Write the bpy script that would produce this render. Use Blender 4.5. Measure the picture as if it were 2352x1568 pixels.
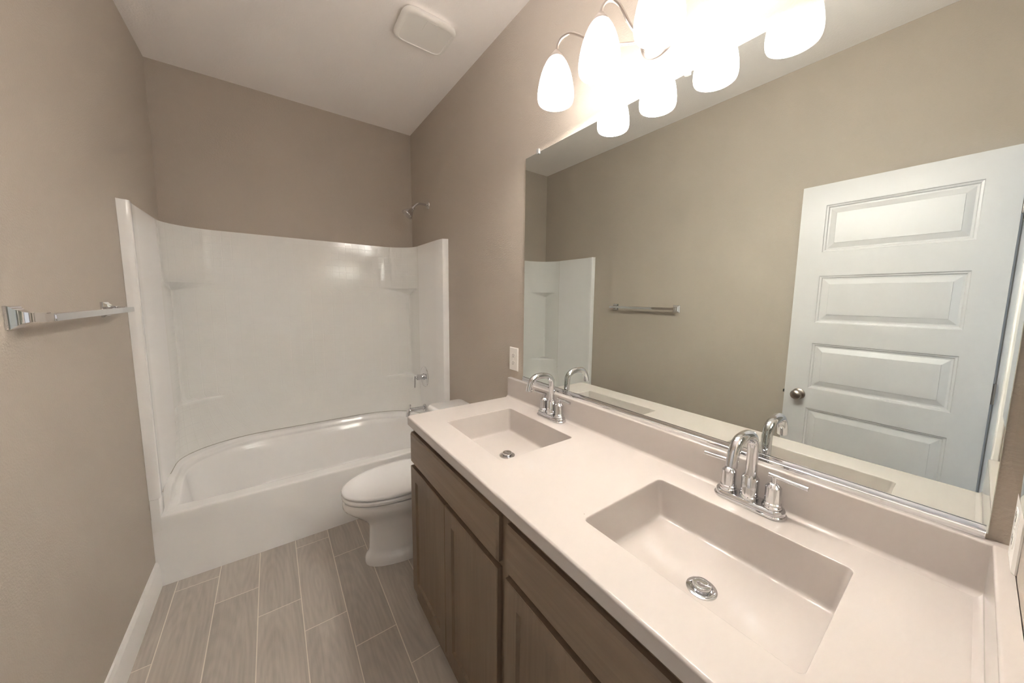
import bpy, bmesh, math
from mathutils import Vector, Matrix

for _o in list(bpy.data.objects):
    bpy.data.objects.remove(_o)
SC = bpy.context.scene
COL = SC.collection
PI = math.pi

# ------------------------------------------------------------------ camera, world, exposure, big lights
W = 1.524            # room width (left wall x=0, vanity wall x=W)
H = 2.768            # ceiling
YB = 3.091           # wall behind the tub
YF = 2.345           # front of the tub
CAM_F, CAM_PX, CAM_PY = 780.25, 34.12, -14.2
CAM_LOC = Vector((0.5081, 0.0739, 1.4207))
_y, _p, _r = math.radians(37.031), math.radians(6.163), math.radians(0.8116)
_F = Vector((math.sin(_y) * math.cos(_p), math.cos(_y) * math.cos(_p), -math.sin(_p)))
_R0 = Vector((math.cos(_y), -math.sin(_y), 0))
_U0 = _R0.cross(_F)
_R = math.cos(_r) * _R0 + math.sin(_r) * _U0
_U = -math.sin(_r) * _R0 + math.cos(_r) * _U0
cam_data = bpy.data.cameras.new('camera')
cam = bpy.data.objects.new('camera', cam_data)
COL.objects.link(cam)
_M = Matrix((_R, _U, -_F)).transposed().to_4x4()
_M.translation = CAM_LOC
cam.matrix_world = _M
cam_data.sensor_width = 36.0
cam_data.lens = CAM_F / 2352.0 * 36.0
cam_data.shift_x = -CAM_PX / 2352.0
cam_data.shift_y = CAM_PY / 2352.0
cam_data.clip_start = 0.01
SC.camera = cam

world = bpy.data.worlds.new('world')
SC.world = world
world.use_nodes = True
world.node_tree.nodes['Background'].inputs[0].default_value = (0.62, 0.78, 1.0, 1)
world.node_tree.nodes['Background'].inputs[1].default_value = 1.0

SC.view_settings.view_transform = 'Standard'
SC.view_settings.look = 'None'
SC.view_settings.gamma = 1.0
SC.view_settings.exposure = 0.0
try:
    SC.view_settings.use_curve_mapping = False
except Exception:
    pass
SC.cycles.use_denoising = True
SC.cycles.max_bounces = 16
SC.cycles.diffuse_bounces = 10
SC.cycles.glossy_bounces = 6
SC.cycles.sample_clamp_indirect = 40.0
SC.cycles.sample_clamp_direct = 1.9
SC.cycles.caustics_reflective = True
SC.cycles.caustics_refractive = False

SHADE_EMIT = 50.0      # frosted shades of the vanity light
BULB_EMIT = 12.0      # bulbs inside the shades
DAY_POWER = 14.0      # daylight through the window of the adjoining room

day = bpy.data.lights.new('daylight', 'AREA')
day.shape = 'RECTANGLE'; day.size = 1.0; day.size_y = 1.2
day.energy = DAY_POWER; day.color = (0.60, 0.78, 1.0)
day_o = bpy.data.objects.new('daylight', day)
COL.objects.link(day_o)
day_o.location = (2.86, -1.15, 1.55)
day_o.rotation_euler = (0, math.radians(90), 0)    # shines towards -x
HALL_POWER = 8.0     # added fill light shining in through the doorway; no window stands there
hall = bpy.data.lights.new('hall_fill', 'AREA')
hall.shape = 'RECTANGLE'; hall.size = 2.2; hall.size_y = 1.7
hall.energy = HALL_POWER; hall.color = (0.96, 0.97, 1.0)
hall_o = bpy.data.objects.new('hall_fill', hall)
COL.objects.link(hall_o)
hall_o.location = (0.75, -2.55, 1.45)
hall_o.rotation_euler = (math.radians(-90), 0, math.radians(180))   # shines towards +y

# ------------------------------------------------------------------ material helpers
def srgb(r, g, b):
    f = lambda c: c / 12.92 if c <= 0.04045 else ((c + 0.055) / 1.055) ** 2.4
    return (f(r / 255), f(g / 255), f(b / 255), 1)

class NT:
    def __init__(s, name):
        s.m = bpy.data.materials.new(name); s.m.use_nodes = True
        s.t = s.m.node_tree; s.b = s.t.nodes['Principled BSDF']
    def n(s, typ, **kw):
        nd = s.t.nodes.new(typ)
        for k, v in kw.items(): setattr(nd, k, v)
        return nd
    def link(s, a, b): s.t.links.new(a, b)
    def math(s, op, a, b=None, c=None):
        nd = s.n('ShaderNodeMath', operation=op)
        for i, v in enumerate((a, b, c)):
            if v is None: continue
            if isinstance(v, (int, float)): nd.inputs[i].default_value = v
            else: s.link(v, nd.inputs[i])
        return nd.outputs[0]
    def coords(s, which='Object', scale=(1, 1, 1), loc=(0, 0, 0)):
        tc = s.n('ShaderNodeTexCoord'); mp = s.n('ShaderNodeMapping')
        mp.inputs['Scale'].default_value = scale; mp.inputs['Location'].default_value = loc
        s.link(tc.outputs[which], mp.inputs[0]); return mp.outputs[0]
    def noise(s, vec, scale, detail=3.0, rough=0.5, dist=0.0):
        nd = s.n('ShaderNodeTexNoise')
        nd.inputs['Scale'].default_value = scale; nd.inputs['Detail'].default_value = detail
        nd.inputs['Roughness'].default_value = rough; nd.inputs['Distortion'].default_value = dist
        s.link(vec, nd.inputs['Vector']); return nd.outputs[0]
    def ramp(s, fac, stops):
        nd = s.n('ShaderNodeValToRGB')
        while len(nd.color_ramp.elements) < len(stops): nd.color_ramp.elements.new(0.5)
        for e, (p, c) in zip(nd.color_ramp.elements, stops):
            e.position = p; e.color = c
        s.link(fac, nd.inputs[0]); return nd.outputs[0]
    def mix(s, fac, a, b):
        nd = s.n('ShaderNodeMix', data_type='RGBA')
        for sock, v in ((nd.inputs[0], fac), (nd.inputs[6], a), (nd.inputs[7], b)):
            if isinstance(v, (int, float)): sock.default_value = v
            elif isinstance(v, tuple): sock.default_value = v
            else: s.link(v, sock)
        return nd.outputs[2]
    def bump(s, height, strength=0.2, dist=0.002, prev=None):
        nd = s.n('ShaderNodeBump')
        nd.inputs['Strength'].default_value = strength; nd.inputs['Distance'].default_value = dist
        s.link(height, nd.inputs['Height'])
        if prev is not None: s.link(prev, nd.inputs['Normal'])
        return nd.outputs[0]
    def set(s, color=None, rough=None, metal=None, normal=None, spec=None, coat=None):
        b = s.b
        for key, v in (('Base Color', color), ('Roughness', rough), ('Metallic', metal), ('Normal', normal),
                       ('Specular IOR Level', spec), ('Coat Weight', coat)):
            if v is None: continue
            if isinstance(v, (int, float, tuple)): b.inputs[key].default_value = v
            else: s.link(v, b.inputs[key])
        return s.m

def plain(name, color, rough, metal=0.0, vary=0.03, scale=8.0):
    k = NT(name); v = k.coords()
    f = k.noise(v, scale, 2.0)
    d = tuple(c * (1 - vary) for c in color[:3]) + (1,)
    return k.set(color=k.mix(f, d, color), rough=rough, metal=metal)

def wall_paint(name, color, bumps=0.35, rough=0.55, scale=170.0):
    k = NT(name); v = k.coords()
    big = k.noise(v, 1.7, 2.0)
    a = k.noise(v, scale, 2.0, 0.55); 
    h = k.ramp(a, [(0.40, (0, 0, 0, 1)), (0.62, (1, 1, 1, 1))])
    d = tuple(c * 0.94 for c in color[:3]) + (1,)
    return k.set(color=k.mix(big, d, color), rough=rough, normal=k.bump(h, bumps, 0.0012), spec=0.35)

M = {}
M['wall'] = wall_paint('taupe_wall_paint', (0.475, 0.415, 0.352, 1))
M['ceiling'] = wall_paint('ceiling_paint', (0.90, 0.86, 0.835, 1), 0.3, 0.8, 120.0)
M['hall_wall'] = wall_paint('cream_hall_paint', (0.62, 0.56, 0.46, 1))
M['trim'] = plain('white_trim_paint', (0.84, 0.82, 0.80, 1), 0.35)
M['door'] = plain('white_door_paint', (0.68, 0.67, 0.665, 1), 0.32)
M['acrylic'] = plain('white_acrylic', (0.85, 0.84, 0.83, 1), 0.12)
M['porcelain'] = plain('white_porcelain', (0.85, 0.835, 0.825, 1), 0.08)
M['seat'] = plain('white_seat_plastic', (0.82, 0.81, 0.81, 1), 0.16)
M['chrome'] = plain('polished_chrome', (0.70, 0.70, 0.715, 1), 0.06, 1.0)
M['nickel'] = plain('brushed_nickel', (0.44, 0.39, 0.35, 1), 0.30, 1.0)
M['dark_metal'] = plain('dark_slot_metal', (0.03, 0.03, 0.03, 1), 0.4, 0.6)
M['plastic'] = plain('white_plate_plastic', (0.80, 0.77, 0.73, 1), 0.3)
M['fan'] = plain('fan_cover_plastic', (0.80, 0.775, 0.74, 1), 0.4)
M['sealant'] = plain('grey_sealant', (0.36, 0.35, 0.30, 1), 0.6)
M['dark'] = plain('dark_slot', (0.02, 0.018, 0.015, 1), 0.6)

# mirror glass
k = NT('mirror_silver'); v = k.coords()
M['mirror'] = k.set(color=k.mix(k.noise(v, 2.0), (0.745, 0.780, 0.745, 1), (0.755, 0.785, 0.755, 1)), rough=0.0, metal=1.0)
k = NT('mirror_edge_glass'); v = k.coords()
M['glass_edge'] = k.set(color=k.mix(k.noise(v, 30.0), (0.62, 0.66, 0.60, 1), (0.75, 0.78, 0.72, 1)), rough=0.1, metal=0.3)

# clear plastic
k = NT('clear_plastic'); v = k.coords()
M['clear'] = k.set(color=k.mix(k.noise(v, 40.0), (0.8, 0.78, 0.78, 1), (0.9, 0.88, 0.88, 1)), rough=0.15)
k.b.inputs['Transmission Weight'].default_value = 0.5

# cultured marble with a few tiny specks of dust
k = NT('cultured_marble'); v = k.coords()
vo = k.n('ShaderNodeTexVoronoi'); vo.inputs['Scale'].default_value = 14.0
k.link(v, vo.inputs['Vector'])
sp = k.math('LESS_THAN', vo.outputs['Distance'], 0.016)
sel = k.math('GREATER_THAN', k.noise(v, 9.0, 1.0), 0.50)
sp = k.math('MULTIPLY', sp, sel)
base = k.mix(k.noise(v, 3.0, 3.0), (0.505, 0.460, 0.428, 1), (0.53, 0.483, 0.45, 1))
M['marble'] = k.set(color=k.mix(sp, base, (0.25, 0.19, 0.14, 1)), rough=0.11)

# embossed tile pattern of the tub surround (UV in metres)
k = NT('embossed_tile_acrylic')
uv = k.n('ShaderNodeTexCoord').outputs['UV']
br = k.n('ShaderNodeTexBrick'); br.offset = 0.0; br.squash = 1.0
br.inputs['Scale'].default_value = 1.0; br.inputs['Mortar Size'].default_value = 0.0016
br.inputs['Mortar Smooth'].default_value = 0.9; br.inputs['Brick Width'].default_value = 0.0470
br.inputs['Row Height'].default_value = 0.0470
k.link(uv, br.inputs['Vector'])
inv = k.math('SUBTRACT', 1.0, br.outputs['Fac'])
n1 = k.noise(uv, 110.0, 1.0)
hgt = k.math('ADD', inv, k.math('MULTIPLY', n1, 0.5))
vv = k.coords()
col = k.mix(k.noise(vv, 3.0), (0.77, 0.765, 0.74, 1), (0.80, 0.795, 0.77, 1))
M['tile'] = k.set(color=col, rough=0.10, normal=k.bump(hgt, 0.42, 0.0013))

# cabinet stain
def wood(name, scl, c0=(0.160, 0.110, 0.070, 1), c1=(0.265, 0.190, 0.126, 1)):
    k = NT(name); v = k.coords(scale=scl)
    a = k.noise(v, 1.0, 6.0, 0.62, 0.6)
    big = k.noise(k.coords(), 2.2, 2.0)
    f = k.math('ADD', k.math('MULTIPLY', a, 0.55), k.math('MULTIPLY', big, 0.45))
    col = k.ramp(f, [(0.30, c0), (0.72, c1)])
    return k.set(color=col, rough=0.42, normal=k.bump(a, 0.06, 0.001))
M['wood_v'] = wood('stained_wood_upright', (45, 45, 2.2))
M['wood_h'] = wood('stained_wood_level', (45, 2.2, 45))
M['wood_dark'] = plain('cabinet_shadow_gap', (0.05, 0.036, 0.025, 1), 0.6)

# floor: wood-look porcelain planks, 0.161 m wide, 0.595 m long, thirds stagger
k = NT('wood_look_plank_tile')
sep = k.n('ShaderNodeSeparateXYZ'); k.link(k.n('ShaderNodeTexCoord').outputs['Object'], sep.inputs[0])
X, Y = sep.outputs[0], sep.outputs[1]
u = k.math('DIVIDE', k.math('SUBTRACT', X, 0.0685), 0.161)
row = k.math('FLOOR', u); fu = k.math('FRACT', u)
t = k.math('DIVIDE', k.math('ADD', k.math('SUBTRACT', Y, 2.262), k.math('MULTIPLY', row, 0.197)), 0.595)
idx = k.math('FLOOR', t); ft = k.math('FRACT', t)
eu = k.math('MULTIPLY', k.math('MINIMUM', fu, k.math('SUBTRACT', 1.0, fu)), 0.161)
et = k.math('MULTIPLY', k.math('MINIMUM', ft, k.math('SUBTRACT', 1.0, ft)), 0.595)
edge = k.math('MINIMUM', eu, et)
mr = k.n('ShaderNodeMapRange'); mr.inputs[1].default_value = 0.0009; mr.inputs[2].default_value = 0.0024
mr.inputs[3].default_value = 1.0; mr.inputs[4].default_value = 0.0
k.link(edge, mr.inputs[0]); grout = mr.outputs[0]
cv = k.n('ShaderNodeCombineXYZ'); k.link(row, cv.inputs[0]); k.link(idx, cv.inputs[1])
wn = k.n('ShaderNodeTexWhiteNoise', noise_dimensions='3D'); k.link(cv.outputs[0], wn.inputs['Vector'])
rnd = wn.outputs['Value']
cg = k.n('ShaderNodeCombineXYZ')
k.link(k.math('MULTIPLY', X, 26.0), cg.inputs[0]); k.link(k.math('MULTIPLY', Y, 2.0), cg.inputs[1])
k.link(k.math('MULTIPLY', rnd, 37.0), cg.inputs[2])
g1 = k.noise(cg.outputs[0], 1.0, 5.0, 0.6, 1.3)
cg2 = k.n('ShaderNodeCombineXYZ')
k.link(k.math('MULTIPLY', X, 120.0), cg2.inputs[0]); k.link(k.math('MULTIPLY', Y, 4.0), cg2.inputs[1])
k.link(k.math('MULTIPLY', rnd, 11.0), cg2.inputs[2])
g2 = k.noise(cg2.outputs[0], 1.0, 3.0, 0.6, 0.6)
# cathedral figure
wv = k.n('ShaderNodeTexWave', wave_type='RINGS', rings_direction='Z')
wv.inputs['Scale'].default_value = 1.0; wv.inputs['Distortion'].default_value = 5.0; wv.inputs['Detail'].default_value = 2.0
cg3 = k.n('ShaderNodeCombineXYZ')
k.link(k.math('MULTIPLY', k.math('SUBTRACT', fu, k.math('ADD', 0.2, k.math('MULTIPLY', rnd, 0.6))), 3.2), cg3.inputs[0])
k.link(k.math('MULTIPLY', k.math('SUBTRACT', ft, rnd), 1.9), cg3.inputs[1])
k.link(k.math('MULTIPLY', rnd, 9.0), cg3.inputs[2])
k.link(cg3.outputs[0], wv.inputs['Vector'])
f = k.math('ADD', k.math('MULTIPLY', g1, 0.62), k.math('MULTIPLY', g2, 0.22))
f = k.math('ADD', f, k.math('MULTIPLY', wv.outputs['Fac'], 0.08))
f = k.math('ADD', f, k.math('MULTIPLY', k.math('SUBTRACT', rnd, 0.5), 0.20))
plank = k.ramp(f, [(0.28, (0.385, 0.345, 0.305, 1)), (0.52, (0.485, 0.436, 0.386, 1)), (0.78, (0.585, 0.53, 0.472, 1))])
colr = k.mix(grout, plank, (0.76, 0.70, 0.61, 1))
hh = k.math('SUBTRACT', k.math('MULTIPLY', f, 0.4), grout)
M['floor'] = k.set(color=colr, rough=0.42, normal=k.bump(hh, 0.25, 0.0012))

# lamp glass
def emit(name, color, strength, lo=None):
    k = NT(name)
    k.set(color=(0.9, 0.88, 0.85, 1), rough=0.35)
    k.b.inputs['Emission Color'].default_value = color
    if lo is None:
        k.b.inputs['Emission Strength'].default_value = strength
    else:
        sx = k.n('ShaderNodeSeparateXYZ'); k.link(k.n('ShaderNodeTexCoord').outputs['Object'], sx.inputs[0])
        m2 = k.n('ShaderNodeMapRange'); m2.inputs[1].default_value = lo[0]; m2.inputs[2].default_value = lo[1]
        m2.inputs[3].default_value = strength; m2.inputs[4].default_value = lo[2]
        k.link(sx.outputs[2], m2.inputs[0]); k.link(m2.outputs[0], k.b.inputs['Emission Strength'])
    return k.m
M['shade'] = emit('frosted_glass_shade', (1.0, 0.98, 0.965, 1), SHADE_EMIT, (0.050, 0.074, 2.0))
M['bulb'] = emit('lit_bulb', (1.0, 0.975, 0.955, 1), BULB_EMIT)

# ------------------------------------------------------------------ geometry helpers
def nbm(): return bmesh.new()

def add_box(bm, x0, x1, y0, y1, z0, z1):
    v = [bm.verts.new(p) for p in ((x0, y0, z0), (x1, y0, z0), (x1, y1, z0), (x0, y1, z0),
                                   (x0, y0, z1), (x1, y0, z1), (x1, y1, z1), (x0, y1, z1))]
    for f in ((0, 3, 2, 1), (4, 5, 6, 7), (0, 1, 5, 4), (1, 2, 6, 5), (2, 3, 7, 6), (3, 0, 4, 7)):
        bm.faces.new([v[i] for i in f])
    return v

def bx(x0, x1, y0, y1, z0, z1, bevel=0.0, seg=2):
    bm = nbm(); add_box(bm, x0, x1, y0, y1, z0, z1)
    if bevel: bmesh.ops.bevel(bm, geom=list(bm.edges), offset=bevel, segments=seg, profile=0.5, affect='EDGES')
    return bm

def frame_of(d):
    d = d.normalized()
    a = Vector((0, 0, 1)) if abs(d.z) < 0.9 else Vector((1, 0, 0))
    s = d.cross(a).normalized(); return s, s.cross(d).normalized()

def add_lathe(bm, prof, o, axis=(0, 0, 1), n=32, cap0=True, cap1=True):
    """prof: (distance along axis, radius)"""
    o = Vector(o); ax = Vector(axis).normalized(); s, tt = frame_of(ax)
    rings = []
    for d, r in prof:
        rings.append([bm.verts.new(o + ax * d + (s * math.cos(2 * PI * i / n) + tt * math.sin(2 * PI * i / n)) * max(r, 1e-5)) for i in range(n)])
    for a, b in zip(rings, rings[1:]):
        for i in range(n):
            bm.faces.new((a[i], a[(i + 1) % n], b[(i + 1) % n], b[i]))
    if cap0: bm.faces.new(rings[0][::-1])
    if cap1: bm.faces.new(rings[-1])

def smooth_path(pts, sub=6):
    P = [Vector(p) for p in pts]; out = []
    for i in range(len(P) - 1):
        p0 = P[max(i - 1, 0)]; p1 = P[i]; p2 = P[i + 1]; p3 = P[min(i + 2, len(P) - 1)]
        for j in range(sub):
            t = j / sub
            out.append(0.5 * ((2 * p1) + (-p0 + p2) * t + (2 * p0 - 5 * p1 + 4 * p2 - p3) * t * t + (-p0 + 3 * p1 - 3 * p2 + p3) * t ** 3))
    out.append(P[-1]); return out

def add_tube(bm, pts, r, n=16, caps=True):
    P = [Vector(p) for p in pts]
    rr = r if isinstance(r, (list, tuple)) else [r] * len(P)
    d = (P[1] - P[0]).normalized(); s, tt = frame_of(d); rings = []
    for i, p in enumerate(P):
        nd = ((P[min(i + 1, len(P) - 1)] - P[max(i - 1, 0)])).normalized()
        q = d.rotation_difference(nd); s = q @ s; tt = q @ tt; d = nd
        rings.append([bm.verts.new(p + (s * math.cos(2 * PI * k / n) + tt * math.sin(2 * PI * k / n)) * rr[i]) for k in range(n)])
    for a, b in zip(rings, rings[1:]):
        for k in range(n): bm.faces.new((a[k], a[(k + 1) % n], b[(k + 1) % n], b[k]))
    if caps: bm.faces.new(rings[0][::-1]); bm.faces.new(rings[-1])

def add_loft(bm, loops, closed=True, cap0=False, cap1=False):
    rings = [[bm.verts.new(p) for p in L] for L in loops]
    n = len(rings[0])
    for a, b in zip(rings, rings[1:]):
        for i in range(n if closed else n - 1):
            j = (i + 1) % n
            bm.faces.new((a[i], a[j], b[j], b[i]))
    if cap0: bm.faces.new(rings[0][::-1])
    if cap1: bm.faces.new(rings[-1])
    return rings

def rrect(x0, x1, y0, y1, r, z, n=5):
    out = []
    for cx, cy, a0 in ((x1 - r, y1 - r, 0), (x0 + r, y1 - r, 90), (x0 + r, y0 + r, 180), (x1 - r, y0 + r, 270)):
        for i in range(n + 1):
            a = math.radians(a0 + 90 * i / n)
            out.append((cx + r * math.cos(a), cy + r * math.sin(a), z))
    return out

def tag(o, label=None, cat=None, group=None, kind=None):
    if label: o['label'] = label
    if cat: o['category'] = cat
    if group: o['group'] = group
    if kind: o['kind'] = kind
    return o

def thing(name, label, cat, loc, group=None):
    o = bpy.data.objects.new(name, None); COL.objects.link(o)
    o.location = loc; o.empty_display_size = 0.05
    return tag(o, label, cat, group)

def wloc(o):
    v = Vector((0, 0, 0))
    while o is not None: v = v + Vector(o.location); o = o.parent
    return v

def obj(name, bm, mat, parent=None, origin=None, sharp=35, bevel=0.0, recalc=True):
    """bm holds world coordinates; they are moved to the object's own origin"""
    if recalc: bmesh.ops.recalc_face_normals(bm, faces=list(bm.faces))
    base = wloc(parent) if parent is not None else Vector((0, 0, 0))
    org = Vector(origin) if origin is not None else base
    bmesh.ops.translate(bm, verts=list(bm.verts), vec=-org)
    me = bpy.data.meshes.new(name); bm.to_mesh(me); bm.free()
    for mm in (mat if isinstance(mat, (list, tuple)) else [mat]): me.materials.append(mm)
    me.shade_smooth(); me.set_sharp_from_angle(angle=math.radians(sharp))
    o = bpy.data.objects.new(name, me); COL.objects.link(o)
    o.parent = parent; o.location = org - base
    if bevel:
        md = o.modifiers.new('bevel', 'BEVEL'); md.width = bevel; md.segments = 3; md.limit_method = 'ANGLE'
        md.angle_limit = math.radians(40)
    return o

def weighted(o):
    md = o.modifiers.new('weighted_normal', 'WEIGHTED_NORMAL'); md.weight = 100; md.keep_sharp = True
    return o

def copy_tree(o, parent=None, offset=(0, 0, 0)):
    c = o.copy(); COL.objects.link(c); c.parent = parent
    if parent is None: c.location = Vector(o.location) + Vector(offset)
    for ch in list(o.children): copy_tree(ch, c)
    return c

def struct(name, bm, mat, **kw):
    return tag(obj(name, bm, mat, **kw), kind='structure')

# ------------------------------------------------------------------ room shell
HX0, HX1, HY0 = -1.2, 2.9, -2.6          # adjoining room, seen only by reflection and as the way daylight comes in
DW0, DW1, DH = 0.045, 0.835, 2.085        # doorway
WT = 0.115
struct('floor', bx(0, W, -WT, YB, -0.06, 0.0), M['floor'], origin=(0, 0, 0))
struct('ceiling', bx(-0.1, W + 0.1, -WT, YB + 0.1, H, H + 0.08), M['ceiling'], origin=(0, 0, 0))
struct('wall_left', bx(-0.1, 0.0, -WT, YB + 0.1, -0.06, H), M['wall'], origin=(0, 0, 0))
struct('wall_back', bx(0.0, W, YB, YB + 0.1, -0.06, H), M['wall'], origin=(0, 0, 0))
struct('wall_right', bx(W, W + 0.1, -WT, YB + 0.1, -0.06, H), M['wall'], origin=(0, 0, 0))
bm = nbm()
add_box(bm, 0.0, DW0 - 0.018, -WT, 0, 0, H)
add_box(bm, DW1 + 0.018, W, -WT, 0, 0, H)
add_box(bm, DW0 - 0.018, DW1 + 0.018, -WT, 0, DH + 0.018, H)
struct('wall_front', bm, M['wall'], origin=(0, 0, 0))
# adjoining room
struct('floor_hall', bx(HX0, HX1, HY0, -WT, -0.06, 0.0), M['floor'], origin=(0, 0, 0))
struct('ceiling_hall', bx(HX0, HX1, HY0, -WT, H, H + 0.08), M['ceiling'], origin=(0, 0, 0))
bm = nbm(); add_box(bm, HX0 - 0.1, HX0, HY0, -WT, 0, H); add_box(bm, HX0 - 0.1, HX1 + 0.1, HY0 - 0.1, HY0, 0, H)
add_box(bm, HX0, -0.1, -WT - 0.001, -WT + 0.05, 0, H); add_box(bm, W + 0.1, HX1, -WT, -WT + 0.05, 0, H)
struct('wall_hall', bm, M['hall_wall'], origin=(0, 0, 0))
bm = nbm()
add_box(bm, HX1, HX1 + 0.1, HY0, -1.75, 0, H); add_box(bm, HX1, HX1 + 0.1, -0.55, -WT, 0, H)
add_box(bm, HX1, HX1 + 0.1, -1.75, -0.55, 0, 0.85); add_box(bm, HX1, HX1 + 0.1, -1.75, -0.55, 2.2, H)
struct('wall_hall_window', bm, M['hall_wall'], origin=(0, 0, 0))
bm = nbm()
for a in ((-1.75, -1.70, 0.85, 2.2), (-0.60, -0.55, 0.85, 2.2), (-1.70, -0.60, 0.85, 0.90), (-1.70, -0.60, 2.15, 2.2), (-1.70, -0.60, 1.50, 1.54)):
    add_box(bm, HX1 + 0.02, HX1 + 0.07, a[0], a[1], a[2], a[3])
struct('window_1', bm, M['trim'], origin=(HX1, -1.15, 0.85))

# door jamb and casing
bm = nbm()
add_box(bm, DW0 - 0.018, DW0, -WT, 0.0, 0, DH); add_box(bm, DW1, DW1 + 0.018, -WT, 0.0, 0, DH)
add_box(bm, DW0 - 0.018, DW1 + 0.018, -WT, 0.0, DH, DH + 0.018)
add_box(bm, DW0, DW0 + 0.011, -0.075, -0.04, 0, DH); add_box(bm, DW1 - 0.011, DW1, -0.075, -0.04, 0, DH)
add_box(bm, DW0, DW1, -0.075, -0.04, DH - 0.011, DH)
struct('trim_1', bm, M['trim'], origin=(DW0, -WT, 0), bevel=0.002)
bm = nbm()
for y0, y1 in ((0.0, 0.013), (-WT - 0.013, -WT)):
    add_box(bm, 0.001, DW0 - 0.010, y0, y1, 0, DH + 0.068)
    add_box(bm, DW1 + 0.006, DW1 + 0.062, y0, y1, 0, DH + 0.068)
    add_box(bm, DW0 - 0.012, DW1 + 0.006, y0, y1, DH + 0.012, DH + 0.068)
struct('trim_2', bm, M['trim'], origin=(DW0, 0, 0), bevel=0.003)

# baseboards (profile with a small stepped top)
def baseboard(name, axis, a, b, off, sgn):
    prof = [(0, 0), (0.0145, 0), (0.0145, 0.098), (0.0125, 0.106), (0.0125, 0.116), (0.0085, 0.124), (0.006, 0.130), (0, 0.132)]
    bm = nbm(); loops = []
    for t in (a, b):
        loops.append([((off + sgn * p, t, z) if axis == 'y' else (t, off + sgn * p, z)) for p, z in prof])
    add_loft(bm, loops, closed=True, cap0=True, cap1=True)
    return struct(name, bm, M['trim'], origin=loops[0][0], sharp=25)
baseboard('baseboard_left', 'y', 0.0135, YF - 0.001, 0.0, 1)
baseboard('baseboard_right', 'y', 1.560, YF - 0.001, W, -1)

# ------------------------------------------------------------------ the door, open against the left wall
def door_leaf():
    """slab along +y (width) seen from +x; five raised panels in the face"""
    wd, ht, th = 0.735, 2.058, 0.035
    bm = nbm()
    ys = [0.0]; 
    py0, py1 = 0.100, 0.625
    pans = [(0.155, 0.425), (0.538, 0.800), (0.918, 1.180), (1.298, 1.560), (1.690, 1.944)]
    zs = [0.0]
    for a, b in pans: zs += [a, b]
    zs.append(ht)
    yy = [0.0, py0, py1, wd]
    for sx in (0.0, -th):
        for i in range(len(zs) - 1):
            for j in range(3):
                hole = (j == 1 and i % 2 == 1)
                if hole:
                    y0, y1, z0, z1 = yy[1], yy[2], zs[i], zs[i + 1]
                    s = 1 if sx == 0.0 else -1
                    loops = []
                    for ins, dep in ((0, 0), (0.003, -0.005), (0.010, -0.0065), (0.014, -0.0125), (0.021, -0.0125), (0.046, -0.0045), (0.0475, -0.0025)):
                        x = sx + s * dep
                        loops.append([(x, y0 + ins, z0 + ins), (x, y1 - ins, z0 + ins), (x, y1 - ins, z1 - ins), (x, y0 + ins, z1 - ins)])
                    add_loft(bm, loops, True, False, True)
                else:
                    q = [(sx, yy[j], zs[i]), (sx, yy[j + 1], zs[i]), (sx, yy[j + 1], zs[i + 1]), (sx, yy[j], zs[i + 1])]
                    bm.faces.new([bm.verts.new(p) for p in q])
    for q in ([(0, 0, 0), (-th, 0, 0), (-th, 0, ht), (0, 0, ht)], [(0, wd, 0), (-th, wd, 0), (-th, wd, ht), (0, wd, ht)],
              [(0, 0, ht), (-th, 0, ht), (-th, wd, ht), (0, wd, ht)], [(0, 0, 0), (-th, 0, 0), (-th, wd, 0), (0, wd, 0)]):
        bm.faces.new([bm.verts.new(p) for p in q])
    bmesh.ops.remove_doubles(bm, verts=list(bm.verts), dist=1e-5)
    return bm
door = obj('door_1', door_leaf(), M['door'], sharp=12)
tag(door, kind='structure')
door.location = (0.0750, 0.009, 0.010)
door.rotation_euler = (0, 0, math.radians(2.1))
def door_part(name, bm, mat):
    bmesh.ops.recalc_face_normals(bm, faces=list(bm.faces))
    me = bpy.data.meshes.new(name); bm.to_mesh(me); bm.free(); me.materials.append(mat)
    me.shade_smooth(); me.set_sharp_from_angle(angle=math.radians(35))
    o = bpy.data.objects.new(name, me); COL.objects.link(o); o.parent = door; return o
bm = nbm(); add_lathe(bm, [(0, 0.032), (0.004, 0.032), (0.008, 0.027), (0.010, 0.012)], (0, 0.664, 0.874), (1, 0, 0))
tag(door_part('rosette', bm, M['nickel']), 'brushed nickel rose behind the knob')
bm = nbm(); add_lathe(bm, [(0.008, 0.011), (0.024, 0.011), (0.030, 0.019), (0.038, 0.0255), (0.048, 0.0275), (0.056, 0.025), (0.061, 0.018), (0.063, 0.008)], (0, 0.664, 0.874), (1, 0, 0))
tag(door_part('door_knob', bm, M['nickel']), 'round brushed nickel knob')
bm = nbm(); add_box(bm, -0.0235, -0.0115, 0.735, 0.746, 0.866, 0.882)
tag(door_part('latch', bm, M['dark_metal']), 'dark latch tongue')
for hz in (0.25, 1.03, 1.83):
    bm = nbm(); add_lathe(bm, [(0, 0.006), (0.09, 0.006)], (-0.012, -0.0035, hz - 0.045), (0, 0, 1), 12)
    tag(door_part('hinge', bm, M['nickel']), 'brushed nickel hinge barrel')

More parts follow.
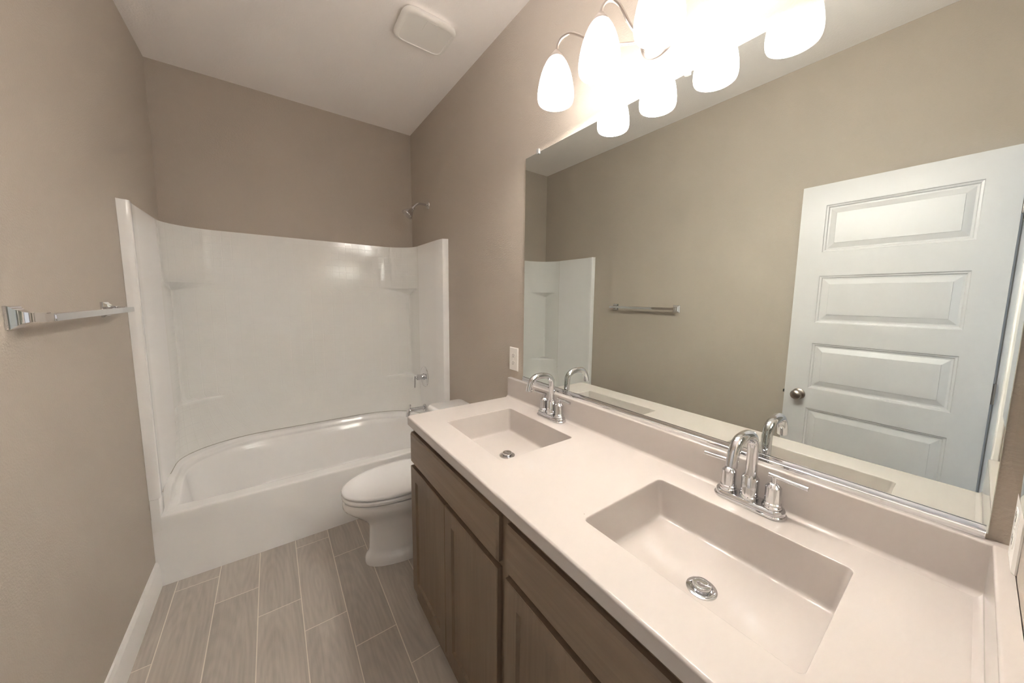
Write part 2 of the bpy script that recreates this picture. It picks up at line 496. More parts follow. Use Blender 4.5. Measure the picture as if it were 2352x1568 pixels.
# ------------------------------------------------------------------ tub and surround
XL, XR, YP = 0.030, W - 0.050, 3.046
def outline(xl, xr, yf, yb, a, b, nl=10, na=12, nb=16):
    pts = []
    for i in range(nl): pts.append((xl, yf + (yb - b - yf) * i / nl))
    for i in range(na + 1):
        t = PI / 2 * i / na; pts.append((xl + a - a * math.cos(t), yb - b + b * math.sin(t)))
    for i in range(1, nb): pts.append((xl + a + (xr - a - xl - a) * i / nb, yb))
    for i in range(na + 1):
        t = PI / 2 * i / na; pts.append((xr - a + a * math.sin(t), yb - b + b * math.cos(t)))
    for i in range(1, nl + 1): pts.append((xr, yb - b + (yf - yb + b) * i / nl))
    return pts

tub = thing('bathtub', 'white acrylic bathtub with a flat apron across the end of the room', 'bathtub', (W / 2, YF + 0.37, 0))
def sst(e0, e1, v):
    t = min(1, max(0, (v - e0) / (e1 - e0))); return t * t * (3 - 2 * t)
bm = nbm()
NF = 16
def tub_loop(xl, xr, yf, yb, a, b, zf, zb, y_lo, y_hi):
    o = outline(xl, xr, yf, yb, a, b)
    L = [(x, y, zf + (zb - zf) * sst(y_lo, y_hi, y)) for x, y in o]
    for i in range(1, NF): L.append((xr + (xl - xr) * i / NF, yf, zf))
    return L
loops = [
    tub_loop(0.022, W - 0.022, YF + 0.012, 3.065, 0.43, 0.31, 0.352, 0.462, 2.38, 2.56),
    tub_loop(0.045, W - 0.055, YF + 0.014, 3.035, 0.43, 0.31, 0.3525, 0.448, 2.38, 2.56),
    tub_loop(0.050, W - 0.060, YF + 0.030, 3.026, 0.43, 0.31, 0.3525, 0.446, 2.38, 2.56),
    tub_loop(0.054, W - 0.064, YF + 0.045, 3.021, 0.43, 0.31, 0.3525, 0.441, 2.40, 2.60),
    tub_loop(0.056, W - 0.066, YF + 0.055, 3.019, 0.43, 0.31, 0.3525, 0.428, 2.40, 2.60),
    tub_loop(0.060, W - 0.070, YF + 0.065, 3.014, 0.43, 0.31, 0.352, 0.423, 2.42, 2.62),
    tub_loop(0.074, W - 0.084, YF + 0.080, 2.992, 0.42, 0.31, 0.352, 0.419, 2.42, 2.62),
    tub_loop(0.077, W - 0.087, YF + 0.086, 2.988, 0.42, 0.31, 0.3513, 0.4175, 2.42, 2.62),
    tub_loop(0.080, W - 0.090, YF + 0.091, 2.984, 0.42, 0.31, 0.3495, 0.413, 2.42, 2.62),
    tub_loop(0.082, W - 0.092, YF + 0.0945, 2.981, 0.42, 0.31, 0.3460, 0.406, 2.42, 2.62),
    tub_loop(0.084, W - 0.094, YF + 0.0965, 2.977, 0.42, 0.315, 0.3400, 0.398, 2.42, 2.62),
    tub_loop(0.088, W - 0.097, YF + 0.097, 2.968, 0.42, 0.32, 0.325, 0.385, 2.42, 2.62),
    tub_loop(0.104, W - 0.106, YF + 0.104, 2.958, 0.42, 0.32, 0.220, 0.260, 2.42, 2.62),
    tub_loop(0.128, W - 0.116, YF + 0.112, 2.944, 0.41, 0.31, 0.130, 0.140, 2.42, 2.62),
    tub_loop(0.160, W - 0.140, YF + 0.130, 2.920, 0.39, 0.29, 0.098, 0.100, 2.42, 2.62),
    tub_loop(0.290, W - 0.200, YF + 0.175, 2.835, 0.30, 0.20, 0.088, 0.088, 2.42, 2.62),
]
rings = add_loft(bm, loops, True)
bm.faces.new(rings[-1])
obj('basin', bm, M['acrylic'], tub, sharp=60)
prof = [(0.014, 0.3525), (0.006, 0.3520), (0.0025, 0.3500), (0.0006, 0.346), (0.0, 0.340), (-0.001, 0.06), (-0.001, 0.0), (0.03, 0.0)]
bm = nbm(); add_loft(bm, [[(x, YF + p, z) for p, z in prof] for x in (0.0005, W - 0.0005)], closed=False)
obj('apron', bm, M['acrylic'], tub, sharp=40)
for x0, x1 in ((0.0006, 0.034), (W - 0.040, W - 0.0006)):
    bm = bx(x0, x1, YF - 0.001, YF + 0.075, 0.28, 0.445, 0.003, 2)
    obj('side_flange', bm, M['acrylic'], tub)

sur = thing('tub_surround', 'white glossy shower surround with embossed squares on three walls above the bathtub', 'shower surround', (W / 2, YP, 0.446))
ZT = 1.824
LEV = [(0.446, 0.44, 0.31), (0.50, 0.37, 0.285), (0.58, 0.29, 0.245), (0.68, 0.245, 0.220), (0.732, 0.235, 0.215), (0.744, 0.230, 0.210), (0.752, 0.215, 0.195),
       (0.757, 0.030, 0.026), (0.775, 0.018, 0.016), (1.0, 0.016, 0.014), (1.420, 0.016, 0.014), (1.442, 0.022, 0.020),
       (1.486, 0.215, 0.195), (1.489, 0.230, 0.210), (1.497, 0.235, 0.215), (1.60, 0.235, 0.215), (ZT - 0.006, 0.237, 0.217), (ZT, 0.240, 0.220)]
YS = 2.822                      # seam between side pieces and the back piece
def pan_rows():
    rows = []
    for z, a, b in LEV:
        o = []
        ys = [YF + 0.085 + (YS - 0.001 - YF - 0.085) * i / 8 for i in range(9)]
        left = [(0.0008, YF), (0.020, YF), (0.031, YF + 0.002), (0.0375, YF + 0.008), (0.039, YF + 0.018), (0.036, YF + 0.04)] + [(XL, y) for y in ys]
        right = [(W - 0.0008, YF), (W - 0.020, YF), (W - 0.033, YF + 0.002), (W - 0.041, YF + 0.008), (W - 0.043, YF + 0.018), (W - 0.046, YF + 0.04)] + [(XR, y) for y in ys]
        back = outline(XL, XR, YS + 0.001, YP, a, min(b, YP - YS - 0.002) if b < 0.23 else b, 6, 14, 40)
        rows.append((z, left, back, right[::-1]))
    return rows
ROWS = pan_rows()
def panel(which, name):
    bm = nbm(); uvl = bm.loops.layers.uv.new('UVMap')
    grid = []; uvs = []
    for z, L, B, R in ROWS:
        P = (L, B, R)[which]
        if which == 1 and z < 0.74: pass
        grid.append([bm.verts.new((x, y, z)) for x, y in P])
    # arc length measured along the upper row
    P = (ROWS[-1][1], ROWS[-1][2], ROWS[-1][3])[which]
    s = [0.0]
    for a, b in zip(P, P[1:]): s.append(s[-1] + math.hypot(b[0] - a[0], b[1] - a[1]))
    def face(i, j):
        f = bm.faces.new((grid[i][j], grid[i][j + 1], grid[i + 1][j + 1], grid[i + 1][j]))
        for lp, (ii, jj) in zip(f.loops, ((i, j), (i, j + 1), (i + 1, j + 1), (i + 1, j))):
            lp[uvl].uv = (s[jj], LEV[ii][0])
    for i in range(len(grid) - 1):
        for j in range(len(P) - 1): face(i, j)
    # top lip back to the wall
    top = grid[-1]; lip = []
    for vtx in top:
        x, y, z = vtx.co
        if which == 0: c = (0.0006, y, z + 0.002)
        elif which == 2: c = (W - 0.0006, y, z + 0.002)
        else:
            dx, dy = x - W / 2, y - 2.70
            k1 = (W / 2 - 0.0006) / max(abs(dx), 1e-4); k2 = (YB - 0.0006 - 2.70) / max(dy, 1e-4)
            kk = min(k1, k2); c = (W / 2 + dx * kk, 2.70 + dy * kk, z + 0.002)
        lip.append(bm.verts.new(c))
    for j in range(len(top) - 1):
        f = bm.faces.new((top[j], top[j + 1], lip[j + 1], lip[j]))
        for lp in f.loops: lp[uvl].uv = (0.02, 0.02)
    bmesh.ops.remove_doubles(bm, verts=list(bm.verts), dist=1e-6)
    return obj(name, bm, M['tile'] if which == 1 else M['acrylic'], sur, sharp=38)
bm = nbm(); add_tube(bm, [(x, y, 0.4560) for x, y in outline(XL + 0.0004, XR - 0.0004, YF + 0.26, YP - 0.0010, 0.425, 0.302)], 0.0022, 6)
tag(obj('sealant_line', bm, M['sealant'], sur), 'thin grey seam along the tub rim')
panel(1, 'back_panel'); panel(0, 'side_panel'); panel(2, 'side_panel')

# shower head, valve, spout on the right wall
YV = 2.712
t = thing('showerhead', 'chrome cone shower head on a short bent arm high above the tub surround', 'shower head', (W, YV, 2.125))
bm = nbm(); add_lathe(bm, [(0.0005, 0.030), (0.004, 0.029), (0.008, 0.023), (0.011, 0.012)], (W, YV, 2.125), (-1, 0, 0)); obj('flange', bm, M['chrome'], t)
bm = nbm(); add_tube(bm, smooth_path([(W - 0.004, YV, 2.125), (W - 0.04, YV, 2.127), (W - 0.075, YV, 2.125), (W - 0.098, YV, 2.108), (W - 0.115, YV, 2.088)]), 0.0085, 14); obj('shower_arm', bm, M['chrome'], t)
bm = nbm(); ax = Vector((-0.66, 0, -0.75))
add_lathe(bm, [(-0.004, 0.010), (0.008, 0.013), (0.016, 0.013), (0.020, 0.010), (0.030, 0.017), (0.075, 0.042), (0.079, 0.043), (0.084, 0.041), (0.084, 0.020)], (W - 0.110, YV, 2.092), ax); obj('spray_head', bm, M['chrome'], t)

XW = XR
t = thing('shower_valve', 'round chrome shower valve with a lever handle on the right surround wall', 'shower valve', (XW, YV, 0.785))
bm = nbm(); add_lathe(bm, [(0.0005, 0.082), (0.003, 0.082), (0.008, 0.078), (0.011, 0.068), (0.012, 0.02)], (XW, YV, 0.785), (-1, 0, 0), 48); obj('escutcheon', bm, M['chrome'], t)
bm = nbm(); add_lathe(bm, [(0.010, 0.026), (0.020, 0.026), (0.023, 0.020), (0.040, 0.020), (0.042, 0.023), (0.066, 0.022), (0.069, 0.016)], (XW, YV, 0.785), (-1, 0, 0)); obj('hub', bm, M['chrome'], t)
bm = nbm(); add_tube(bm, [(XW - 0.062, YV, 0.785), (XW - 0.088, YV, 0.785)], 0.006, 12); add_tube(bm, [(XW - 0.082, YV, 0.797), (XW - 0.083, YV, 0.705)], 0.0065, 12); obj('lever', bm, M['chrome'], t)

t = thing('tub_spout', 'chrome tub spout below the shower valve, just past the counter corner', 'spout', (XW, YV, 0.528))
bm = nbm(); add_lathe(bm, [(0.0005, 0.030), (0.012, 0.030), (0.015, 0.020)], (XW, YV, 0.528), (-1, 0, 0)); obj('flange', bm, M['chrome'], t)
bm = nbm(); add_tube(bm, smooth_path([(XW - 0.01, YV, 0.528), (XW - 0.06, YV, 0.528), (XW - 0.116, YV, 0.527), (XW - 0.131, YV, 0.521), (XW - 0.138, YV, 0.507), (XW - 0.140, YV, 0.480)]), 0.0175, 20); obj('spout_body', bm, M['chrome'], t)
bm = nbm(); add_lathe(bm, [(0, 0.004), (0.018, 0.004), (0.020, 0.0075), (0.030, 0.0075), (0.032, 0.005)], (XW - 0.124, YV, 0.542), (0, 0, 1), 16); obj('diverter_knob', bm, M['chrome'], t)

# ------------------------------------------------------------------ toilet
YT = 1.925
t = thing('toilet', 'white porcelain toilet with closed lid between bathtub and vanity', 'toilet', (1.15, YT, 0))
def egg(x0, x1, hw, z, n=44, sq=2.0):
    """elongated bowl outline: pointed oval towards x0 (front), squarer at x1"""
    cx = x0 + (x1 - x0) * 0.58; pts = []
    for i in range(n):
        a = 2 * PI * i / n; c, s = math.cos(a), math.sin(a)
        ex = (x1 - cx) if c > 0 else (cx - x0)
        p = 2.0 / (2.5 if c > 0 else 2.05)
        pts.append((cx + ex * math.copysign(abs(c) ** p, c), YT + hw * math.copysign(abs(s) ** p, s), z))
    return pts
bm = nbm()
add_loft(bm, [egg(0.843, 1.36, 0.118, 0.0), egg(0.842, 1.36, 0.119, 0.010), egg(0.843, 1.36, 0.118, 0.030), egg(0.850, 1.36, 0.111, 0.046), egg(0.860, 1.36, 0.101, 0.058), egg(0.8645, 1.37, 0.098, 0.078),
              egg(0.868, 1.38, 0.096, 0.17), egg(0.868, 1.38, 0.096, 0.205), egg(0.860, 1.39, 0.103, 0.226), egg(0.838, 1.39, 0.118, 0.252), egg(0.808, 1.39, 0.138, 0.280), egg(0.783, 1.39, 0.157, 0.303),
              egg(0.766, 1.385, 0.169, 0.320), egg(0.754, 1.38, 0.1765, 0.333), egg(0.748, 1.375, 0.181, 0.344), egg(0.746, 1.37, 0.183, 0.358), egg(0.747, 1.37, 0.182, 0.372), egg(0.752, 1.36, 0.178, 0.379), egg(0.772, 1.35, 0.162, 0.3805)], True, True, True)
obj('bowl', bm, M['porcelain'], t, sharp=50)
bm = nbm()
add_loft(bm, [egg(0.772, 1.24, 0.162, 0.3890), egg(0.746, 1.245, 0.183, 0.3925), egg(0.744, 1.245, 0.185, 0.403), egg(0.746, 1.245, 0.183, 0.410), egg(0.753, 1.24, 0.177, 0.4125)], True, True, True)
obj('seat', bm, M['seat'], t, sharp=60)
bm = nbm()
add_loft(bm, [egg(0.772, 1.24, 0.162, 0.4175), egg(0.745, 1.245, 0.184, 0.4195), egg(0.743, 1.245, 0.186, 0.426), egg(0.747, 1.243, 0.182, 0.4335), egg(0.760, 1.235, 0.172, 0.4385), egg(0.80, 1.22, 0.145, 0.442), egg(0.90, 1.15, 0.07, 0.444)], True, True, True)
obj('lid', bm, M['seat'], t, sharp=60)
bm = nbm()
add_loft(bm, [rrect(1.30, 1.50, YT - 0.185, YT + 0.185, 0.03, 0.388), rrect(1.295, 1.505, YT - 0.20, YT + 0.20, 0.03, 0.45), rrect(1.285, 1.508, YT - 0.212, YT + 0.212, 0.03, 0.700)], True, True, True)
obj('tank', bm, M['porcelain'], t, sharp=50)
bm = nbm()
add_loft(bm, [rrect(1.276, 1.512, YT - 0.222, YT + 0.222, 0.034, 0.702), rrect(1.272, 1.514, YT - 0.226, YT + 0.226, 0.036, 0.712), rrect(1.272, 1.514, YT - 0.226, YT + 0.226, 0.036, 0.728), rrect(1.280, 1.508, YT - 0.218, YT + 0.218, 0.036, 0.738)], True, True, True)
obj('tank_lid', bm, M['porcelain'], t, sharp=50)

# ------------------------------------------------------------------ vanity cabinets
HC = 0.8981; CTH = 0.0385
CX = 0.9642
def shaker(y0, y1, z0, z1):
    bm = nbm(); xf, xb = 0.9725, 0.9905; w = 0.055
    o = [(y0, z0), (y1, z0), (y1, z1), (y0, z1)]
    def loop(ins, x): return [(x, y0 + ins, z0 + ins), (x, y1 - ins, z0 + ins), (x, y1 - ins, z1 - ins), (x, y0 + ins, z1 - ins)]
    add_loft(bm, [loop(0, xb), loop(0, xf + 0.002), loop(0.002, xf), loop(w, xf), loop(w + 0.003, xf + 0.004), loop(w + 0.006, xf + 0.0085)], True, True, True)
    return bm
def cabinet(yc0, yc1, label):
    t = thing('vanity_cabinet', label, 'cabinet', (1.25, (yc0 + yc1) / 2, 0), 'vanity cabinets under the double sink countertop')
    bm = nbm()
    add_box(bm, 0.9910, 1.010, yc0, yc1, 0.0, HC - CTH)                       # face frame
    add_box(bm, 1.010, W - 0.001, yc0, yc0 + 0.016, 0.0, HC - CTH - 0.001)     # sides
    add_box(bm, 1.010, W - 0.001, yc1 - 0.016, yc1, 0.0, HC - CTH - 0.001)
    add_box(bm, 1.010, W - 0.001, yc0 + 0.016, yc1 - 0.016, 0.09, 0.105)       # bottom
    obj('carcass', bm, M['wood_v'], t, bevel=0.001)
    a, b = yc0 + 0.030, yc1 - 0.008
    bm = nbm()
    def lp(ins, x): return [(x, a + ins, 0.690 + ins), (x, b - ins, 0.690 + ins), (x, b - ins, 0.8265 - ins), (x, a + ins, 0.8265 - ins)]
    add_loft(bm, [lp(0, 0.9905), lp(0, 0.979), lp(0.007, 0.9725)], True, True, True)
    obj('drawer_front', bm, M['wood_h'], t, sharp=20)
    mid = (a + b) / 2 - 0.003
    obj('cabinet_door', shaker(mid + 0.0015, b, 0.072, 0.672), M['wood_v'], t, sharp=20)
    obj('cabinet_door', shaker(a, mid - 0.0015, 0.072, 0.672), M['wood_v'], t, sharp=20)
    return t
cabinet(0.7825, 1.5475, 'dark taupe wood vanity cabinet next to the toilet')
cabinet(0.0012, 0.7815, 'dark taupe wood vanity cabinet nearest the camera, by the end wall')

# ------------------------------------------------------------------ countertop with two moulded basins
CY1 = 1.5562
ct = thing('countertop', 'off white cultured marble countertop with two moulded rectangular sinks', 'countertop', (1.24, CY1 / 2, HC - CTH))
BAS = [(1.078, 1.402, 0.957, 1.386), (1.078, 1.402, 0.172, 0.597)]
RR = 0.012
def deck():
    bm = nbm(); edges = []
    def ring(pts):
        vs = [bm.verts.new(p) for p in pts]
        return vs, [bm.edges.new((vs[i], vs[(i + 1) % len(vs)])) for i in range(len(vs))]
    r = 0.006
    outer = [(W - 0.001, 0.0012), (W - 0.001, CY1)] 
    top = [(CX + r, 0.0012), (W - 0.001, 0.0012), (W - 0.001, CY1 - r), (CX + r + 0.010, CY1 - r)]
    for i in range(1, 5):
        a = math.radians(90 + 90 * i / 4); top.append((CX + r + 0.010 + 0.010 * math.cos(a), CY1 - r - 0.010 + 0.010 * math.sin(a)))
    top = [(x, y, HC) for x, y in top]
    tv, te = ring(top); edges += te
    for x0, x1, y0, y1 in BAS:
        hv, he = ring(rrect(x0, x1, y0, y1, RR, HC)); edges += he
    bmesh.ops.triangle_fill(bm, use_beauty=True, use_dissolve=False, edges=edges)
    # rounded front and far edge, going down
    n = len(tv); cx = sum(v.co.x for v in tv) / n
    prev = tv
    for off, dz in ((0.0018, 0.0005), (0.0042, 0.0018), (0.0055, 0.0038), (0.006, 0.006), (0.006, CTH - 0.003), (0.004, CTH)):
        ringv = []
        for v in tv:
            x, y = v.co.x, v.co.y
            nx = -off if x < W - 0.01 and y > 0.0 and x < CX + r + 0.0105 else 0.0
            ny = off if y > CY1 - r - 0.0105 else 0.0
            if ny and nx: 
                d = Vector((x - (CX + r + 0.010), y - (CY1 - r - 0.010)))
                if d.length > 1e-6: d.normalize(); nx, ny = d.x * off, d.y * off
            ringv.append(bm.verts.new((x + nx, y + ny, HC - dz)))
        for i in range(n):
            bm.faces.new((prev[i], prev[(i + 1) % n], ringv[(i + 1) % n], ringv[i]))
        prev = ringv
    return bm
weighted(obj('counter_slab', deck(), M['marble'], ct, sharp=50))
for x0, x1, y0, y1 in BAS:
    bm = nbm()
    L = lambda ins, r, z, sl=0.0: rrect(x0 + ins, x1 - ins * 0.75, y0 + ins, y1 - ins, r, z, 5)
    loops = [L(0, RR, HC), L(0.0006, RR, HC - 0.0002), L(0.0014, RR, HC - 0.0008), L(0.0020, RR, HC - 0.0020), L(0.0023, RR, HC - 0.005), L(0.010, 0.012, HC - 0.060), L(0.0145, 0.012, HC - 0.094),
             L(0.0158, 0.012, HC - 0.0995), L(0.0195, 0.012, HC - 0.1032), L(0.026, 0.014, HC - 0.1045), L(0.10, 0.05, HC - 0.109)]
    rings = add_loft(bm, loops, True)
    bm.faces.new(rings[-1])
    obj('sink_basin', bm, M['marble'], ct, sharp=55)
def cove(axis):
    x = W - 0.0012
    pr = [(0, -0.0015), (0.031, -0.0015), (0.031, 0.0001)] + [(0.0205 + 0.0105 * (1 - math.sin(math.radians(a))), 0.0002 + 0.0105 * (1 - math.cos(math.radians(a)))) for a in (22, 45, 68, 90)]
    pr += [(0.020, 0.099), (0.0185, 0.1022), (0.016, 0.1031), (0, 0.1031)]
    return pr
bm = nbm(); add_loft(bm, [[(W - 0.0012 - p, yv, HC + z) for p, z in cove(0)] for yv in (0.0012, CY1 - 0.004, CY1)], True, True, True)
weighted(obj('backsplash', bm, M['marble'], ct, sharp=50))
bm = nbm(); add_loft(bm, [[(xv, 0.0012 + p, HC + z) for p, z in cove(0)] for xv in (CX + 0.012, W - 0.0200)], True, True, True)
weighted(obj('side_splash', bm, M['marble'], ct, sharp=50))

# ------------------------------------------------------------------ faucets and drains
FX, FY = 1.473, 0.3875
def stadium(cx, cy, hl, r, z, n=10):
    out = []
    for i in range(n + 1):
        a = PI * i / n; out.append((cx + r * math.cos(a), cy + hl - r + r * math.sin(a), z))
    for i in range(n + 1):
        a = PI + PI * i / n; out.append((cx + r * math.cos(a), cy - hl + r + r * math.sin(a), z))
    return out
fa = thing('faucet', 'chrome two handle faucet with arched spout at the near sink', 'faucet', (FX, FY, HC), 'chrome faucets at the two sinks')
bm = nbm()
add_loft(bm, [stadium(FX, FY, hl, r, HC + z) for hl, r, z in ((0.0815, 0.0275, 0.0003), (0.0828, 0.0288, 0.002), (0.0828, 0.0288, 0.006), (0.0810, 0.0270, 0.0078), (0.0795, 0.0255, 0.0080), (0.0788, 0.0250, 0.0165), (0.0772, 0.0236, 0.0192), (0.0750, 0.0215, 0.020))], True, True, True)
obj('base_plate', bm, M['chrome'], fa, sharp=28)
bm = nbm()
add_lathe(bm, [(0.019, 0.0215), (0.026, 0.0215), (0.028, 0.0195), (0.074, 0.0195), (0.080, 0.0150), (0.082, 0.0135)], (FX, FY, HC), (0, 0, 1), 36)
add_tube(bm, smooth_path([(FX, FY, HC + 0.078), (FX, FY, HC + 0.148), (FX - 0.008, FY, HC + 0.178), (FX - 0.032, FY, HC + 0.194), (FX - 0.075, FY, HC + 0.198), (FX - 0.102, FY, HC + 0.190), (FX - 0.119, FY, HC + 0.168), (FX - 0.126, FY, HC + 0.140)], 7), 0.0130, 22)
obj('spout', bm, M['chrome'], fa, sharp=40)
for s in (1, -1):
    hy = FY + s * 0.0505
    bm = nbm()
    add_lathe(bm, [(0.019, 0.0215), (0.025, 0.0215), (0.027, 0.0195), (0.032, 0.0195), (0.034, 0.0170), (0.072, 0.0170), (0.080, 0.0105), (0.082, 0.0065)], (FX, hy, HC), (0, 0, 1), 30)
    h = obj('handle', bm, M['chrome'], fa, sharp=35)
    bm = nbm()
    add_lathe(bm, [(0.080, 0.0060), (0.097, 0.0060)], (FX, hy, HC), (0, 0, 1), 14)
    add_tube(bm, [(FX + 0.001, hy - s * 0.012, HC + 0.0985), (FX - 0.001, hy + s * 0.066, HC + 0.0965)], 0.0052, 16)
    obj('lever', bm, M['chrome'], h, sharp=40)
fb = copy_tree(fa, None, (0, 1.166 - FY, 0))
tag(fb, 'chrome two handle faucet with arched spout at the far sink, near the outlet')

dr = thing('sink_drain', 'round chrome pop up drain in the near sink', 'drain', (1.236, 0.385, HC - 0.109), 'chrome drains of the two sinks')
bm = nbm(); add_lathe(bm, [(0.0002, 0.0315), (0.0022, 0.0312), (0.0034, 0.0285), (0.0034, 0.0225), (0.0010, 0.0205)], (1.236, 0.385, HC - 0.109), (0, 0, 1), 40); obj('drain_flange', bm, M['chrome'], dr)
bm = nbm(); add_lathe(bm, [(0.0012, 0.0150), (0.006, 0.0190), (0.0105, 0.0195), (0.0135, 0.0180), (0.0145, 0.0140), (0.0135, 0.009), (0.0135, 0.001)], (1.236, 0.385, HC - 0.109), (0, 0, 1), 36); obj('stopper', bm, M['chrome'], dr)
d2 = copy_tree(dr, None, (0.006, 1.168 - 0.385, 0))
tag(d2, 'round chrome pop up drain in the far sink, beside the toilet end')

# ------------------------------------------------------------------ wall mirror
MY0, MY1, MZ0, MZ1 = 0.0264, 1.441, 1.0120, 2.0825
mi = thing('wall_mirror', 'large frameless mirror on the wall above the double vanity', 'mirror', (W, (MY0 + MY1) / 2, MZ0))
bm = nbm()
bm.faces.new([bm.verts.new(p) for p in ((W - 0.006, MY0 + 0.001, MZ0), (W - 0.006, MY1 - 0.001, MZ0), (W - 0.006, MY1 - 0.001, MZ1 - 0.001), (W - 0.006, MY0 + 0.001, MZ1 - 0.001))])
obj('silvered_face', bm, M['mirror'], mi)
bm = nbm()
q = [[(x, MY0 + i, MZ0), (x, MY1 - i, MZ0), (x, MY1 - i, MZ1 - i), (x, MY0 + i, MZ1 - i)] for x, i in ((W - 0.0005, 0.0), (W - 0.0052, 0.0), (W - 0.006, 0.001))]
add_loft(bm, q, True, True, False)
obj('glass_edge', bm, M['glass_edge'], mi)
bm = nbm()
add_loft(bm, [[(W - p, yv, z) for p, z in ((0.0005, 1.0018), (0.0105, 1.0018), (0.0112, 1.003), (0.0112, 1.0140), (0.0100, 1.0150), (0.0100, 1.0250), (0.0090, 1.0260), (0.0072, 1.0258), (0.0068, 1.012), (0.0005, 1.012))] for yv in (MY0 + 0.003, MY1 - 0.001)], True, True, True)
obj('bottom_channel', bm, M['chrome'], mi, sharp=50)
for cy in (1.346, 0.651):
    bm = bx(W - 0.0115, W - 0.0005, cy - 0.008, cy + 0.008, MZ1 - 0.008, MZ1 + 0.014, 0.002)
    tag(obj('mirror_clip', bm, M['clear'], mi), 'clear plastic clip on the top edge')

# ------------------------------------------------------------------ vanity light
LX = 1.36
LY = [1.053, 0.8505, 0.648, 0.4455]
CYN = 0.749
vl = thing('vanity_light', 'brushed nickel four shade vanity light on the wall above the mirror', 'wall light', (W, CYN, 2.245))
bm = nbm(); add_lathe(bm, [(0.0005, 0.074), (0.005, 0.074), (0.009, 0.070), (0.012, 0.062), (0.018, 0.060), (0.021, 0.056), (0.024, 0.048), (0.034, 0.044), (0.042, 0.034), (0.046, 0.016)], (W, CYN, 2.250), (-1, 0, 0), 48)
obj('back_plate', bm, M['nickel'], vl, sharp=30)
def arm(yl, side):
    if abs(yl - CYN) > 0.2:
        pts = [(0.0, 0.0, 2.285), (0.001, -0.004, 2.306), (0.008, -0.020, 2.324), (0.022, -0.046, 2.328), (0.038, -0.082, 2.306), (0.055, -0.120, 2.272), (0.074, -0.165, 2.246), (0.092, -0.209, 2.235), (0.112, -0.255, 2.226), (0.130, -0.295, 2.232)]
    else:
        pts = [(0.0, 0.0, 2.285), (0.001, -0.002, 2.304), (0.011, -0.010, 2.319), (0.026, -0.020, 2.323), (0.042, -0.032, 2.312), (0.054, -0.042, 2.290), (0.066, -0.052, 2.262), (0.082, -0.064, 2.238), (0.102, -0.078, 2.236), (0.130, -0.096, 2.246)]
    return smooth_path([(LX + a, yl + side * b, c) for a, b, c in pts], 6)
for yl in LY:
    side = 1 if yl > CYN else -1
    bm = nbm(); add_tube(bm, arm(yl, side), 0.0052, 12); obj('arm', bm, M['nickel'], vl)
    bm = nbm(); add_lathe(bm, [(0.0, 0.0055), (-0.003, 0.009), (-0.010, 0.014), (-0.018, 0.021), (-0.024, 0.0245), (-0.030, 0.0250)], (LX, yl, 2.290), (0, 0, 1), 28); obj('socket_cup', bm, M['nickel'], vl)
    prof = [(2.2625, 0.0235), (2.256, 0.0300), (2.244, 0.0378), (2.228, 0.0455), (2.208, 0.0528), (2.186, 0.0585), (2.164, 0.0625), (2.146, 0.0645), (2.132, 0.0645), (2.122, 0.0628), (2.117, 0.0605)]
    bm = nbm()
    inner = [(z - 0.0006, r - 0.003) for z, r in prof[::-1]]
    add_lathe(bm, [(z - 2.19, r) for z, r in prof] + [(z - 2.19, max(r, 0.002)) for z, r in inner], (LX, yl, 2.19), (0, 0, 1), 40, False, False)
    sh = obj('lamp_shade', bm, M['shade'], vl, origin=(LX, yl, 2.19), sharp=60)
    bm = nbm(); add_lathe(bm, [(0.045, 0.012), (0.035, 0.013), (0.020, 0.020), (0.005, 0.027), (-0.010, 0.030), (-0.024, 0.027), (-0.036, 0.018), (-0.041, 0.006)], (LX, yl, 2.19), (0, 0, 1), 24)
    obj('bulb', bm, M['bulb'], sh)

# ------------------------------------------------------------------ exhaust fan on the ceiling
ef = thing('exhaust_fan', 'rounded white exhaust fan cover on the ceiling', 'ventilation fan', (1.206, 1.892, H))
def sq(cx, cy, hx, hy, z, p=5.0, n=48):
    out = []
    for i in range(n):
        a = 2 * PI * i / n; c, s = math.cos(a), math.sin(a); e = 2 / p
        out.append((cx + hx * math.copysign(abs(c) ** e, c), cy + hy * math.copysign(abs(s) ** e, s), z))
    return out
bm = nbm()
add_loft(bm, [sq(1.206, 1.892, a, b, H - z, p) for a, b, z, p in ((0.122, 0.108, 0.0005, 5), (0.132, 0.119, 0.010, 5), (0.134, 0.121, 0.019, 5), (0.131, 0.118, 0.027, 5), (0.124, 0.111, 0.0315, 5.5), (0.116, 0.1035, 0.0335, 6), (0.112, 0.0995, 0.0335, 6.5), (0.110, 0.0975, 0.0300, 7), (0.06, 0.05, 0.0297, 6), (0.02, 0.02, 0.0297, 5))], True, False, True)
obj('cover', bm, M['fan'], ef, sharp=40)
bm = nbm()
add_loft(bm, [[(x, y, H - z) for x, y, z in ((1.183, 1.791, z0), (1.232, 1.791, z0), (1.232, 1.884, z1), (1.183, 1.884, z1))] for z0, z1 in ((0.0292, 0.0292), (0.0345, 0.0305))], True, True, True)
obj('center_tab', bm, M['fan'], ef, sharp=20)

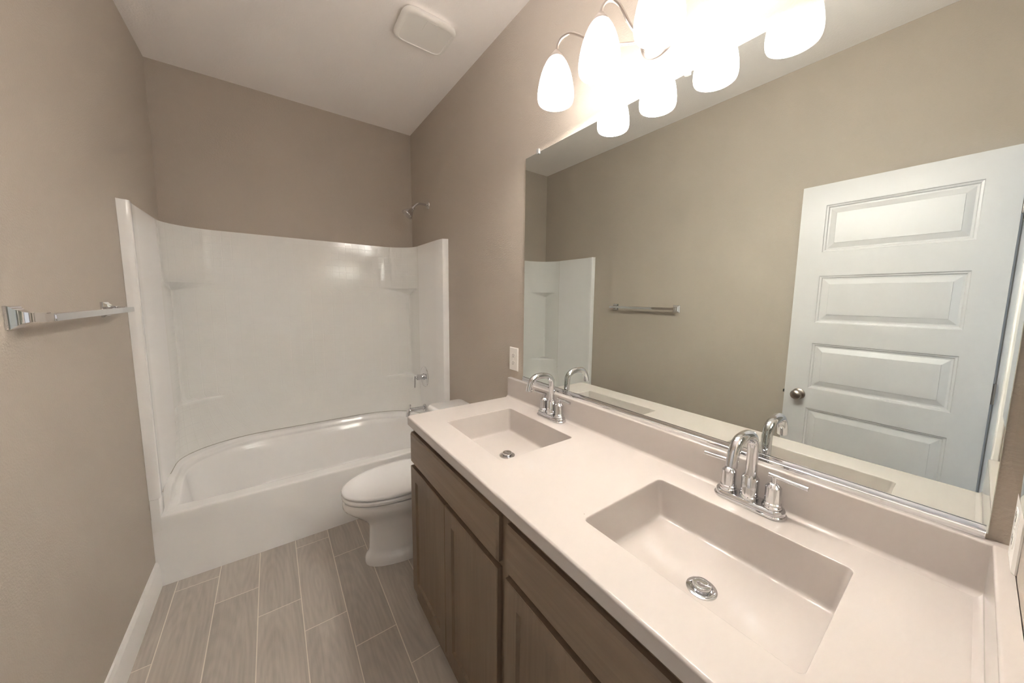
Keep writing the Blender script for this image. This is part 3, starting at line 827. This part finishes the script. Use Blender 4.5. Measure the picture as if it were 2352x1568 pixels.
# ------------------------------------------------------------------ towel bar on the left wall
tb = thing('towel_bar', 'chrome square towel bar on the left wall beside the tub surround', 'towel bar', (0, 1.77, 1.357))
def post(yc):
    bm = nbm(); loops = []
    for x, h in ((0.0005, 0.0285), (0.006, 0.0285), (0.0085, 0.0265), (0.012, 0.0225), (0.017, 0.0180), (0.024, 0.0140), (0.030, 0.0122), (0.034, 0.0118), (0.036, 0.0105), (0.0375, 0.0105), (0.040, 0.0118), (0.058, 0.0108)):
        loops.append([(x, yc - h, 1.357 - h), (x, yc + h, 1.357 - h), (x, yc + h, 1.357 + h), (x, yc - h, 1.357 + h)])
    add_loft(bm, loops, True, True, True); return bm
obj('post', post(1.492), M['chrome'], tb, sharp=20); obj('post', post(2.075), M['chrome'], tb, sharp=20)
obj('bar', bx(0.0575, 0.0755, 1.474, 2.094, 1.3475, 1.3665, 0.0012), M['chrome'], tb, sharp=30)

# ------------------------------------------------------------------ electrical plates
def outlet(name, o, u, nrm, label):
    """o: centre on the wall, u: horizontal direction, nrm: out of the wall"""
    o, u, nrm = Vector(o), Vector(u), Vector(nrm); z = Vector((0, 0, 1))
    t = thing(name, label, 'outlet', o)
    P = lambda a, b, c: tuple(o + u * a + z * b + nrm * c)
    def plate(hw, hh, loops, cx=0, cz=0):
        bm = nbm(); add_loft(bm, [[P(cx - hw + i, cz - hh + i, d), P(cx + hw - i, cz - hh + i, d), P(cx + hw - i, cz + hh - i, d), P(cx - hw + i, cz + hh - i, d)] for i, d in loops], True, True, True); return bm
    obj('cover_plate', plate(0.0375, 0.0610, ((0, 0.0004), (0, 0.0025), (0.0025, 0.0062))), M['plastic'], t, sharp=25)
    for s in (1, -1):
        bm = nbm(); L = []
        for sc, d in ((1.0, 0.0058), (1.0, 0.0066), (0.96, 0.0071)):
            ring = []
            for i in range(28):
                a = 2 * PI * i / 28; x = 0.0172 * sc * math.cos(a); y = max(-0.0125, min(0.0125, 0.0172 * sc * math.sin(a)))
                ring.append(P(x, s * 0.0195 + y, d))
            L.append(ring)
        add_loft(bm, L, True, False, True); obj('receptacle', bm, M['plastic'], t, sharp=40)
        bm = nbm()
        for ax_, hw, hh, dz in ((-0.0062, 0.0010, 0.0045, 0.0025), (0.0062, 0.0010, 0.0040, 0.0025), (0, 0.0022, 0.0022, -0.0070)):
            add_loft(bm, [[P(ax_ - hw, s * 0.0195 + dz - hh, d), P(ax_ + hw, s * 0.0195 + dz - hh, d), P(ax_ + hw, s * 0.0195 + dz + hh, d), P(ax_ - hw, s * 0.0195 + dz + hh, d)] for d in (0.0069, 0.0073)], True, True, True)
        obj('slots', bm, M['dark'], t)
    bm = nbm(); add_lathe(bm, [(0.0055, 0.0034), (0.0072, 0.0030)], P(0, 0, 0), nrm, 14); obj('screw', bm, M['plastic'], t)
    return t
outlet('outlet', (W, 1.5275, 1.103), (0, 1, 0), (-1, 0, 0), 'white duplex outlet on the wall between toilet and mirror')
outlet('outlet', (1.4500, 0.0, 1.0635), (1, 0, 0), (0, 1, 0), 'white outlet plate on the end wall standing on the side splash')

# mirrored cabinet on the end wall, only its edge is in the frame
mc = thing('medicine_cabinet', 'small mirrored cabinet on the end wall at the right edge of view', 'medicine cabinet', (1.33, 0.0, 1.17))
obj('case', bx(1.17, 1.500, 0.0006, 0.012, 1.165, 1.82, 0.001), M['trim'], mc)
obj('mirror_door', bx(1.166, 1.504, 0.0125, 0.0175, 1.161, 1.824, 0.0015), M['mirror'], mc)
